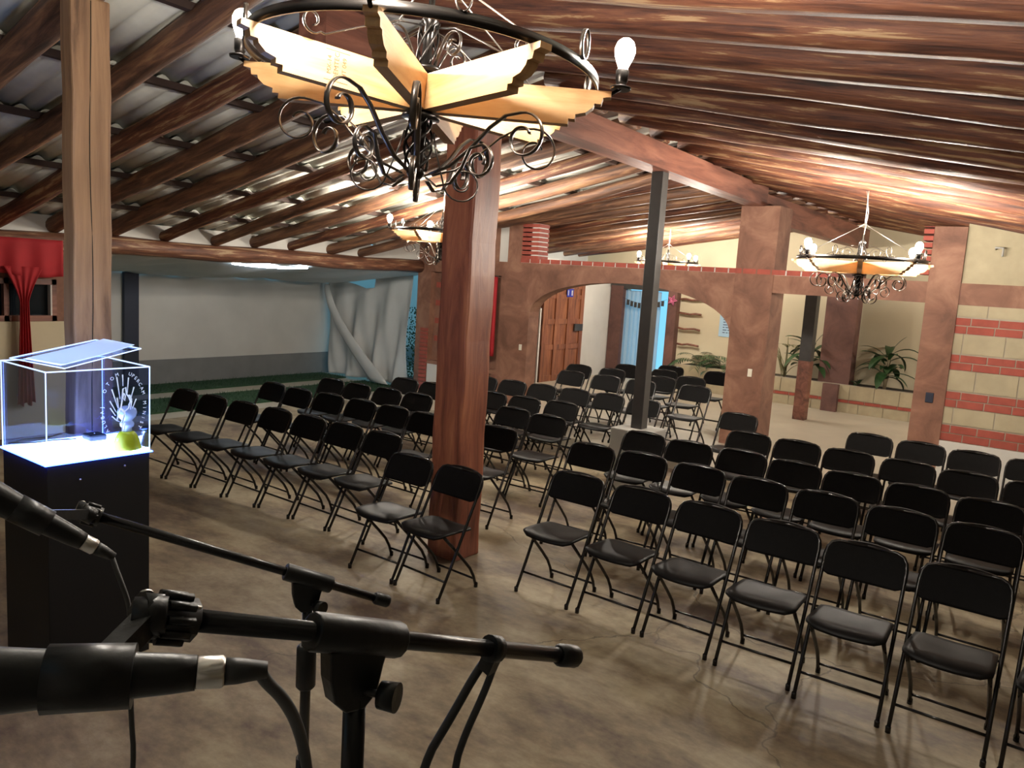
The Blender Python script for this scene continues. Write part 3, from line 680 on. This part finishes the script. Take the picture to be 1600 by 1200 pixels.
    # hanging wires with knotted tops
    for k in range(4):
        a = k * math.pi / 2 + math.pi / 4
        g = MB(); g.tube([(.50 * math.cos(a), .50 * math.sin(a), .136), (.05 * math.cos(a), .05 * math.sin(a), .40), (0, 0, .44)], .003, 6)
        g.build('hanging_wire', M['steel'], r)
    return r
ch = chandelier(); pr = chandelier_proto = ch
def place_ch(o, loc, rz, label, ztop, dv=0):
    o.location = loc; o.rotation_euler = (0, 0, rz); tag(o, label, 'chandelier', 'wood and wrought iron chandeliers')
    g = MB(); h = ztop - loc[2]
    g.tube([(0, 0, .42), (.012, .01, .42 + (h - .42) * .5), (dv, 0, h)], .004, 6); g.tube([(.008, .004, .34), (.02, -.004, .42 + (h - .42) * .4), (dv, .02, h)], .003, 6)
    g.build('cord', M['white'], o)
copies = [copy_tree(ch) for _ in range(4)]
A0 = R(36.5)
place_ch(ch, (-1.777, 1.842, 2.594), R(30.3), 'nearest chandelier of crossed pine planks and iron scrolls, above the microphones', 3.30)
for c in ch.children:
    if 'k' in c.keys(): c.data = c.data.copy(); c.data.materials[0] = M['bulboff'] if c['k'] == 1 else M['bulbnear']
place_ch(copies[0], (-1.81, 7.483, 2.325), A0 + R(22), 'plank and iron chandelier hanging over the right seating block', 3.04)
place_ch(copies[1], (-6.15, 6.80, 2.44), A0 + R(20), 'plank and iron chandelier half hidden behind the thick middle post', 3.10)
place_ch(copies[2], (-6.32, 12.9, 2.41), A0 + R(25), 'small distant chandelier in the rear room beyond the arch', 3.27)
place_ch(copies[3], (.4, 12.9, 2.15), A0, 'added plank and iron chandelier, unseen behind the brick wall, brightening the rear room', 2.91)  # extra lamp added out of view to brighten the right of the rear room
mt_ = Matrix.Translation((-1.777, 1.842, 2.594)) @ Matrix.Rotation(R(-3.4), 4, 'X') @ Matrix.Rotation(R(1), 4, 'Y') @ Matrix.Rotation(R(30.3), 4, 'Z'); ch.matrix_world = mt_
for o in list(bpy.data.objects):
    if 'k' in o.keys(): del o['k']

# ---------------- acrylic box, pedestal
PX0, PX1, PY0, PY1, PT = -4.386, -3.892, 1.63, 2.13, 1.1
pd = empty('pedestal', ((PX0+PX1)/2, (PY0+PY1)/2, 0), 0, 'tall black pedestal carrying the glowing acrylic box', 'pedestal')
hx, hy = (PX1-PX0)/2, (PY1-PY0)/2
MB().box((-hx, -hy, 0), (hx, hy, PT-.012)).build('body', M['pedblack'], pd, .003)
MB().box((-hx+.01, -hy+.01, PT-.012), (hx-.01, hy-.01, PT-.001)).build('light_panel', M['led'], pd)
g = MB(); q = .012
for a, b in (((-hx-q, -hy-q), (hx+q, -hy-.001)), ((hx+.001, -hy-q), (hx+q, hy+q)), ((-hx-q, -hy-q), (-hx-.001, hy+q)), ((-hx-q, hy+.001), (hx+q, hy+q))): g.box((a[0], a[1], PT-.010), (b[0], b[1], PT-.004))
g.build('added_glow_strip', M['glowstrip'], pd)  # emissive strip added to cast a blue glow down the pedestal faces
for (yy, zz) in ((-.10, PT-.10), (.12, PT-.065)): MB().lathe([(.006, 0), (.005, .004), (0, .005)], 10, 0, (hx, yy, zz), axis=(1, 0, 0)).build('screw', M['steel'], pd)
bxr = empty('acrylic_box', ((PX0+PX1)/2, (PY0+PY1)/2, PT), 0, 'clear acrylic display box with an engraved emblem, glowing at its edges', 'box')
BH = .437; th = .005
g = MB()
for a, b in (((-hx, -hy, 0), (hx, -hy+th, BH)), ((-hx, hy-th, 0), (hx, hy, BH)), ((-hx, -hy, 0), (-hx+th, hy, BH)), ((hx-th, -hy, 0), (hx, hy, BH))): g.box(a, b)
g.build('panels', M['acrylic'], bxr)
g = MB(); e = .0045
for x in (-hx, hx):
    for y in (-hy, hy): g.box((x-e/2, y-e/2, 0), (x+e/2, y+e/2, BH))
for y in (-hy, hy): g.box((-hx, y-e/2, BH-e), (hx, y+e/2, BH+e*.3)); g.box((-hx, y-e/2, 0), (hx, y+e/2, .003))
for x in (-hx, hx): g.box((x-e/2, -hy, BH-e), (x+e/2, hy, BH+e*.3)); g.box((x-e/2, -hy, 0), (x+e/2, hy, .003))
g.build('edges', M['edge'], bxr)
# emblem engraved on the +X face: rays round a raised hand, with lettering on an oval
g = MB(); X0 = hx + .0012; EC = (.115, .235)
def ln(a, b, wd=.004): g.bar((X0, a[0], a[1]), (X0, b[0], b[1]), .0008, wd, up=(0, 0, 1)) if abs(a[1]-b[1]) < 1e-6 else g.tube([(X0, a[0], a[1]), (X0, b[0], b[1])], [wd*.35, wd*.6], 5, flat=(1, .2), up=(1, 0, 0))
for (x0_, y0_, x1_, y1_) in ((320, 150, 370, 460), (410, 120, 415, 280), (500, 165, 480, 390), (245, 315, 340, 590), (585, 305, 530, 480), (215, 475, 310, 640), (620, 475, 560, 610), (220, 575, 300, 690), (245, 690, 320, 760), (325, 440, 350, 590), (550, 500, 530, 620)):
    f = lambda x, y: (.115 + (x - 425) * .00033, .245 - (y - 560) * .00036)
    ln(f(x1_, y1_), f(x0_, y0_), .006)
def poly(pp, wd=.005):
    q = [f(*p) for p in pp]; g.tube([(X0, a, b) for a, b in q], wd * .6, 5, flat=(1, .2), up=(1, 0, 0))
poly([(400, 480), (380, 590), (440, 640), (500, 600), (530, 500), (500, 430), (470, 400), (455, 300), (415, 320), (400, 480)], .007)
poly([(425, 380), (415, 450), (440, 490), (450, 420), (425, 380)], .005)
poly([(370, 590), (320, 760), (400, 800), (440, 660), (370, 590)], .008)
poly([(400, 800), (405, 920), (430, 920), (440, 800)], .007)
poly([(480, 420), (520, 420), (545, 480), (500, 560)], .007)
g.build('emblem', M['engrave'], bxr)
def arc_text(s, a0, a1, flip=False):
    for i, c in enumerate(s):
        a = a0 + (a1 - a0) * i / max(1, len(s) - 1)
        y, z = .115 + .108 * math.cos(a), .240 + .172 * math.sin(a)
        rot = a - math.pi/2 if not flip else a + math.pi/2
        mm = Matrix(((0, 0, 1, X0), (math.cos(rot), -math.sin(rot), 0, y * 1.0), (math.sin(rot), math.cos(rot), 0, z), (0, 0, 0, 1)))
        text_mesh(c, .024, M['engrave'], 'letter', bxr, mm)
arc_text('OTOM', R(150), R(108)); arc_text('UPERCAM', R(72), R(22)); arc_text('JABUL', R(178), R(212)); arc_text('AYOR', R(222), R(252), False); arc_text('MINIST', R(4), R(-40))
# lid and papers
lidr = empty('box_lid', (0, 0, 0), 0, 'clear acrylic lid resting tilted on top of the acrylic box', 'lid')
c0 = [Vector((-4.36, 1.66, 1.547)), Vector((-3.86, 1.70, 1.552)), Vector((-3.92, 2.10, 1.625)), Vector((-4.25, 2.03, 1.640))]
g = MB(); up = Vector((0, 0, .004)); g.add(c0 + [p + up for p in c0], [(3,2,1,0), (4,5,6,7), (0,1,5,4), (1,2,6,5), (2,3,7,6), (3,0,4,7)]); g.build('panel', M['acrylic'], lidr)
g = MB()
for i in range(4): g.tube([c0[i] + up*.5, c0[(i+1) % 4] + up*.5], .0028, 6)
g.build('edges', M['edge'], lidr)
g = MB()
n_ = (c0[1]-c0[0]).cross(c0[3]-c0[0]).normalized()
def LP(s, t, h): a = c0[0].lerp(c0[1], s); b = c0[3].lerp(c0[2], s); return a.lerp(b, t) + n_ * h
for q in range(2):
    vs = [LP(.22 + .68 * i / 10 + .02 * q, .03 + .93 * j / 10 + .02 * q, .007 + .004 * q + .010 * (j / 10) ** 3) for j in range(11) for i in range(11)]
    g2 = MB().add(vs, [(j*11+i, j*11+i+1, (j+1)*11+i+1, (j+1)*11+i) for j in range(10) for i in range(10)], 0, True)
    o = g2.build('paper_sheet', M['paper'])
    tag(o, ['white paper sheet lying under another on the acrylic lid', 'topmost white paper sheet lying on the tilted acrylic lid'][q], 'paper', 'papers on the acrylic lid')
# yellow ribbed ornament in the box corner, and the cables and adapter
orr = empty('ornament', (-3.975, 2.055, PT), 0, 'yellow ribbed ornament with a clear glass bulb top inside the box', 'ornament')
g = MB(); prof = []
for i in range(34):
    t = i / 33; rad = .052 * (1 - t) ** .6 + .020 * t; rad += .0035 * math.sin(i * math.pi); rad *= (1.07 if i % 2 else .96); prof.append((rad, .001 + .075 * t))
g.lathe(prof, 24); g.build('ribbed_base', M['yellow'], orr)
g = MB().lathe([(.020, .076), (.018, .090), (.026, .098), (.028, .108), (.022, .118), (.020, .122), (.034, .138), (.038, .155), (.034, .170), (.020, .180), (0, .183)], 20); g.build('glass_top', M['frost'], orr); orr.scale = (1.25, 1.25, 1.25)
g = MB(); g.tube([(-4.38, 1.66, PT+.008), (-4.33, 1.75, PT+.010), (-4.34, 1.86, PT+.008), (-4.30, 1.95, PT+.010)], .004, 6)
tag(g.build('power_cable', M['rubber']), 'thin black cable lying on the glowing panel inside the box', 'cable')
ad = empty('power_adapter', (-4.27, 2.03, PT), 0, 'small dark adapter at the back corner inside the acrylic box', 'adapter')
MB().box((-.05, -.045, 0), (.05, .045, .035)).build('case', M['navy'], ad, .01); MB().lathe([(.004, 0), (0, .003)], 8, 0, (0, 0, .035)).build('indicator', M['edge'], ad)

# ---------------- microphones and stands
def V(*a): return Vector(a)
def stand(name, label, base, joint, tip0, tip1, r, cl_label=None, z0=.5):
    s = empty(name, (base[0], base[1], z0), 0, label, 'microphone stand'); B = V(base[0], base[1], z0)
    def l(p): return V(*p) - B
    j = l(joint); a = l(tip0); b = l(tip1); d = (b - a).normalized()
    # base tripod
    for k in range(3):
        an = k * 2.094 + .5; g = MB(); g.tube([(0, 0, .16), (.14 * math.cos(an), .14 * math.sin(an), .10), (.30 * math.cos(an), .30 * math.sin(an), .014)], .008, 8); g.lathe([(.013, 0), (.013, .024), (.008, .028)], 10, 0, (.30 * math.cos(an), .30 * math.sin(an), 0)); g.build('leg', M['boom'], s)
    H = j.z
    MB().tube([(0, 0, .12), (0, 0, H - .33)], .013, 12).build('lower_pole', M['boom'], s)
    MB().tube([(0, 0, H - .34), (0, 0, H - .05)], .009, 12).build('upper_pole', M['boom'], s)
    MB().lathe([(.013, H-.20), (.017, H-.195), (.017, H-.125), (.013, H-.12)] if r < .009 else [(.017, H-.17), (.021, H-.16), (.021, H-.07), (.017, H-.06)], 16).build('clutch', M['mic'], s)
    # joint block hanging from the boom
    g = MB(); t = (d - V(0, 0, d.z)).normalized(); sd = t.cross(V(0, 0, 1)); k = r / .0085
    g.tube([j - d * .048 * k, j + d * .048 * k], [.0165 * k, .0165 * k], 12)
    prf = [(-.031, -.004), (.031, -.004), (.023, -.030), (.017, -.055), (.004, -.066), (-.014, -.064), (-.025, -.052), (-.030, -.030)]
    g.prism(prf, lambda p: j + t * p[0] * k + V(0, 0, p[1] * k) - sd * .010 * k, lambda p: j + t * p[0] * k + V(0, 0, p[1] * k) + sd * .010 * k)
    g.build('joint', M['mic'], s, .002)
    g = MB(); kp = j + V(0, 0, -.050 * k); kd = (t * .55 + sd * .85).normalized(); g.tube([kp, kp + kd * .030 * k], .0035 * k, 8); e_ = kp + kd * .024 * k
    g.tube([e_, e_ + kd * .016 * k], [.012 * k, .013 * k], 16); g.build('knob', M['mic'], s)
    MB().tube([a, b], r, 14).build('boom', M['boom'], s)
    g = MB(); g.tube([b - d * .016, b - d * .012, b + d * .010, b + d * .014], [r*1.15, r*1.5, r*1.5, r*1.2], 14); g.build('end_cap', M['mic'], s)
    g = MB(); g.tube([a - d * .030, a + d * .006], [.0165 * k, .0165 * k], 10); n5 = 10
    for i in range(n5):
        an = 2 * math.pi * i / n5; x = d.orthogonal().normalized(); y = d.cross(x); c = a - d * .008 + (x * math.cos(an) + y * math.sin(an)) * .0165 * k
        g.tube([c - d * .009, c + d * .009], .0035 * k, 6)
    g.build('swivel_knob', M['mic'], s)
    g = MB(); x = d.orthogonal().normalized(); g.tube([a - d * .012 + x * .0178 * k - x.cross(d) * .0, a + d * .004 + x * .0178 * k], .0014 * k, 6); g.lathe([(.0055*k, 0), (.0045*k, .002), (0, .0025)], 12, 0, a - d * .024 + x.cross(d) * .0165 * k, axis=x.cross(d)); g.build('screw', M['steel'], s)
    return s
def mic(name, label, p0, p1, conn, k=1.0):
    p0 = V(*p0); p1 = V(*p1); d = (p1 - p0).normalized(); Ln = (p1 - p0).length
    m_ = empty(name, p0, 0, label, 'microphone')
    def ax(prof, nm, mt, n=24): g = MB(); g.lathe(prof, n, axis=d); return g.build(nm, M[mt], m_)
    ax([(0, -.052*k), (.018*k, -.048*k), (.025*k, -.035*k), (.026*k, -.020*k), (.024*k, -.004*k), (.022*k, 0)], 'grille', 'steel')
    ax([(.0225*k, 0), (.027*k, .003*k), (.027*k, .012*k), (.0255*k, .014*k), (.0250*k, .020*k)], 'collar', 'mic')
    ax([(.0250*k, .020*k), (.0238*k, .024*k), (.0175*k, Ln*.55), (.0128*k, Ln*.92), (.0112*k, Ln)], 'handle', 'mic')
    ax([(.0100*k, Ln), (.0105*k, Ln+.001), (.0105*k, Ln+.016*k), (.0090*k, Ln+.018*k)], 'connector', 'steel')
    ax([(.0088*k, Ln+.018*k), (.0085*k, Ln+.026*k), (.0055*k, Ln+.045*k)], 'cable_boot', 'rubber')
    return m_, d, p1 + d * (.045 * k)
sA = stand('microphone_stand', 'nearest black boom microphone stand, low across the foreground', (-.4352, .4063), (-.4352, .4063, 1.8253), (-.459, .274, 1.874), (-.391, .652, 1.735), .0076)
mA, dA, eA = mic('microphone', 'nearest black microphone with a silver connector, at the lower left edge', (-.499, .115, 1.875), (-.404, .250, 1.866), None, .9)
sB = stand('microphone_stand', 'farther black boom microphone stand, beyond the nearest one', (-1.0332, .848), (-1.0332, .848, 1.5778), (-1.183, .564, 1.712), (-.972, .964, 1.523), .0076)
mB, dB, eB = mic('microphone', 'farther black microphone with a silver connector, pointing steeply down', (-1.125, .335, 1.840), (-1.054, .485, 1.724), None, 1.0)
def clip(par, at, to, d, k, nm='clip'):
    g = MB(); at = V(*at); to = V(*to); o0 = par.location
    g.tube([at - d * .022 * k - o0, at + d * .022 * k - o0], [.0185 * k, .0178 * k], 18)
    g.bar(at - o0, to - o0, .013 * k, .014 * k); g.tube([to - V(0, .0, .0) - d * .01 - o0, to + d * .01 - o0], .012 * k, 12)
    g.build(nm, M['mic'], par)
clip(sA, (-.436, .204, 1.869), (-.459, .252, 1.883), dA, 1.03)
clip(sB, (-1.079, .432, 1.765), (-1.170, .545, 1.722), dB, 1.0)
def cable(name, pts, r, label):
    # smooth the polyline
    P_ = [V(*p) for p in pts]
    for _ in range(3):
        q = [P_[0]]
        for i in range(len(P_) - 1): q += [P_[i].lerp(P_[i+1], .25), P_[i].lerp(P_[i+1], .75)]
        P_ = q + [P_[-1]]
    o = MB().tube(P_, r, 10).build(name, M['rubber']); tag(o, label, 'cable'); return o
cable('microphone_cable', [tuple(eA - dA*.004), (-.384, .283, 1.856), (-.386, .300, 1.836), (-.392, .318, 1.805), (-.398, .332, 1.76), (-.405, .345, 1.68), (-.40, .33, 1.1), (-.38, .28, .7), (-.36, .15, .51), (-.1, .0, .508), (.3, -.2, .508)], .0040, 'thick black cable curving down from the nearest microphone')
cable('microphone_cable', [tuple(eB - dB*.004), (-1.020, .516, 1.675), (-1.002, .521, 1.640), (-.985, .515, 1.598), (-.967, .503, 1.518), (-.941, .497, 1.43), (-.95, .45, 1.0), (-.97, .42, .52), (-.8, .2, .508), (-.4, -.4, .508)], .0035, 'thin black cable hanging from the farther microphone')
cable('microphone_cable', [(-.418, .560, 1.762), (-.430, .555, 1.742), (-.441, .534, 1.70), (-.455, .506, 1.65), (-.50, .48, 1.3), (-.56, .50, .8), (-.58, .45, .51), (-.7, .1, .508)], .0042, 'looped black cable hanging from the nearest boom, left strand')
cable('microphone_cable', [(-.412, .562, 1.762), (-.419, .554, 1.725), (-.426, .536, 1.686), (-.428, .525, 1.655), (-.44, .50, 1.2), (-.36, .46, .8), (-.30, .40, .51), (-.1, .1, .508)], .0035, 'looped black cable hanging from the nearest boom, right strand')
g = MB(); ct = V(-.4094, .5499, 1.7725); dd = (V(-.391, .652, 1.735) - V(-.459, .274, 1.874)).normalized(); g.tube([ct - dd * .006 - sA.location, ct + dd * .006 - sA.location], .0122, 14); g.bar(ct + V(0, 0, -.006) - sA.location, ct + V(-.006, 0, -.022) - sA.location, .012, .014); g.build('cable_clip', M['mic'], sA)

# ---------------- plants, poster, shelves, garland in the rear room
def blade(g, base, az, L_, wd, lift, droop, mi=0, n=8):
    d = V(math.cos(az), math.sin(az), 0); p = V(*base); vs = []; an = lift
    for i in range(n + 1):
        t = i / n; w_ = wd * math.sin(math.pi * min(1, .08 + t * .92)) ** .7 * (1 if t < .98 else .1); s_ = d.cross(V(0, 0, 1)) * w_
        vs += [p - s_ + V(0, 0, w_ * .25), p, p + s_ + V(0, 0, w_ * .25)]
        p = p + (d * math.cos(an) + V(0, 0, 1) * math.sin(an)) * (L_ / n); an -= droop / n
    g.add(vs, [(i*3+j, i*3+j+1, i*3+4+j, i*3+3+j) for i in range(n) for j in range(2)], mi, True)
def plant(name, label, loc, kind):
    r = empty(name, loc, 0, label, 'plant'); g = MB(); st = MB(); rs = random.Random(int(abs(loc[0]) * 100))
    if kind == 'palm':
        for i in range(22):
            az = rs.uniform(0, 6.28); h = rs.uniform(.18, .62); L_ = rs.uniform(.38, .62); c = V(.05 * math.cos(az), .04 * math.sin(az), h)
            st.tube([(0, 0, -.02), tuple(c * .6), tuple(c)], .006, 5); blade(g, c, az, L_, rs.uniform(.05, .09), rs.uniform(-.2, 1.0), rs.uniform(.9, 1.9))
        st.tube([(0, 0, -.05), (.01, 0, .4)], .03, 7)
        blade(g, V(0, 0, .55), 0.2, .48, .06, 1.25, .6); blade(g, V(0, 0, .5), 3.3, .55, .04, 1.0, 1.3)
    elif kind == 'reed':
        for i in range(16):
            az = rs.uniform(0, 6.28); blade(g, V(rs.uniform(-.05, .05), rs.uniform(-.05, .05), 0), az, rs.uniform(.4, .95), .012, rs.uniform(1.15, 1.5), rs.uniform(.2, 1.3))
        for i in range(8): blade(g, V(0, 0, .55), rs.uniform(0, 6.28), .3, .02, .6, 1.2)
        st.tube([(0, 0, -.05), (.01, 0, .55)], .012, 6)
    elif kind == 'frond':
        for i in range(16):
            az = rs.uniform(0, 6.28); L_ = rs.uniform(.4, .7); lift = rs.uniform(.7, 1.4); p = V(0, 0, 0); d = V(math.cos(az), math.sin(az), 0); an = lift; pts = []
            for k in range(12):
                pts.append(tuple(p)); p = p + (d * math.cos(an) + V(0, 0, 1) * math.sin(an)) * (L_ / 12); an -= .14
                if k > 2:
                    for s_ in (-1, 1): blade(g, p, az + s_ * 1.0, .16, .013, an * .6, .7, n=4)
            st.tube(pts, .003, 4)
    elif kind == 'small':
        for i in range(10): blade(g, V(rs.uniform(-.04, .04), 0, rs.uniform(.0, .12)), rs.uniform(0, 6.28), rs.uniform(.08, .16), .03, rs.uniform(.2, 1.2), 1.2, n=5)
        st.tube([(0, 0, -.05), (0, 0, .14)], .006, 5)
    g.build('leaves', M['drygrass'] if kind == 'reed' else M['leaf'], r); st.build('stem', M['stem'], r)
    return r
PZ = .575
plant('leafy_plant', 'large broad-leaved dark green plant in the right part of the planter', (-2.95, 14.82, PZ), 'palm')
plant('leafy_plant', 'dark green plant in the planter beside the broad brown pillar', (-4.22, 14.75, PZ), 'palm')
plant('reed_plant', 'thin dry reed-like plant at the left end of the planter', (-4.70, 14.85, PZ), 'reed')
plant('small_plant', 'small low plant in the planter just right of the broad pillar', (-3.38, 14.72, PZ), 'small')
plant('small_plant', 'small low plant at the right end of the visible planter', (-2.35, 14.78, PZ), 'small')
plant('fern_plant', 'feathery palm plant by the rear wall seen through the arch', (-6.35, 14.85, PZ-.05), 'frond')
plant('fern_plant', 'feathery palm plant near the poster, seen at the right of the arch', (-5.85, 14.80, PZ-.05), 'frond')
po = empty('wall_poster', (-5.95, FW-.012, 1.18), 0, 'pale paper poster with handwritten lines on the rear wall', 'poster')
MB().box((-.28, 0, 0), (.28, .006, .52)).build('paper', M['sky'], po)
g = MB()
for i in range(8):
    x = -.20; z = .44 - i * .052
    while x < .20: l = random.uniform(.03, .09); g.box((x, -.003, z), (min(x + l, .22), -.001, z + .016)); x += l + .02
g.build('writing', M['ink'], po)
for i, z in enumerate((1.87, 1.58, 1.27, .95)):
    g = MB(); g.tube([(-7.08 + .12 * k, FW-.09, z + .012 * math.sin(k * 2.1 + i)) for k in range(5)], .022, 8)
    tag(g.build('wooden_shelf', M['beam']), f"rustic branch shelf on the rear wall, {['topmost', 'second', 'third', 'lowest'][i]} of four", 'shelf', 'branch shelves on the rear wall')
gl = empty('garland', (-7.87, FW-.185, 1.75), 0, 'string of dark paper pennants across the far doorway', 'garland')
g = MB(); ps = [(-.55 + .09 * i, 0, .10 - .13 * math.sin(math.pi * (i + .5) / 13)) for i in range(13)]; g.tube(ps, .003, 5); g.build('string', M['rubber'], gl)
for i in range(2, 12):
    x, _, z = ps[i]; MB().box((x-.032, -.003, z-.11), (x+.032, .003, z)).build('pennant', M['darkpost'], gl)
rb = empty('ribbon_bow', (-7.2, FW-.2, 1.83), 0, 'pink ribbon bow on the brown post beside the far doorway', 'bow')
g = MB()
for k in range(5):
    a = k * 1.257; g.tube([(0, 0, 0), (.06 * math.cos(a - .3), -.03, .06 * math.sin(a - .3)), (.11 * math.cos(a), -.02, .11 * math.sin(a)), (.06 * math.cos(a + .3), -.03, .06 * math.sin(a + .3)), (0, 0, 0)], .012, 6)
g.build('loops', M['pink'], rb)
bpy.context.view_layer.update()
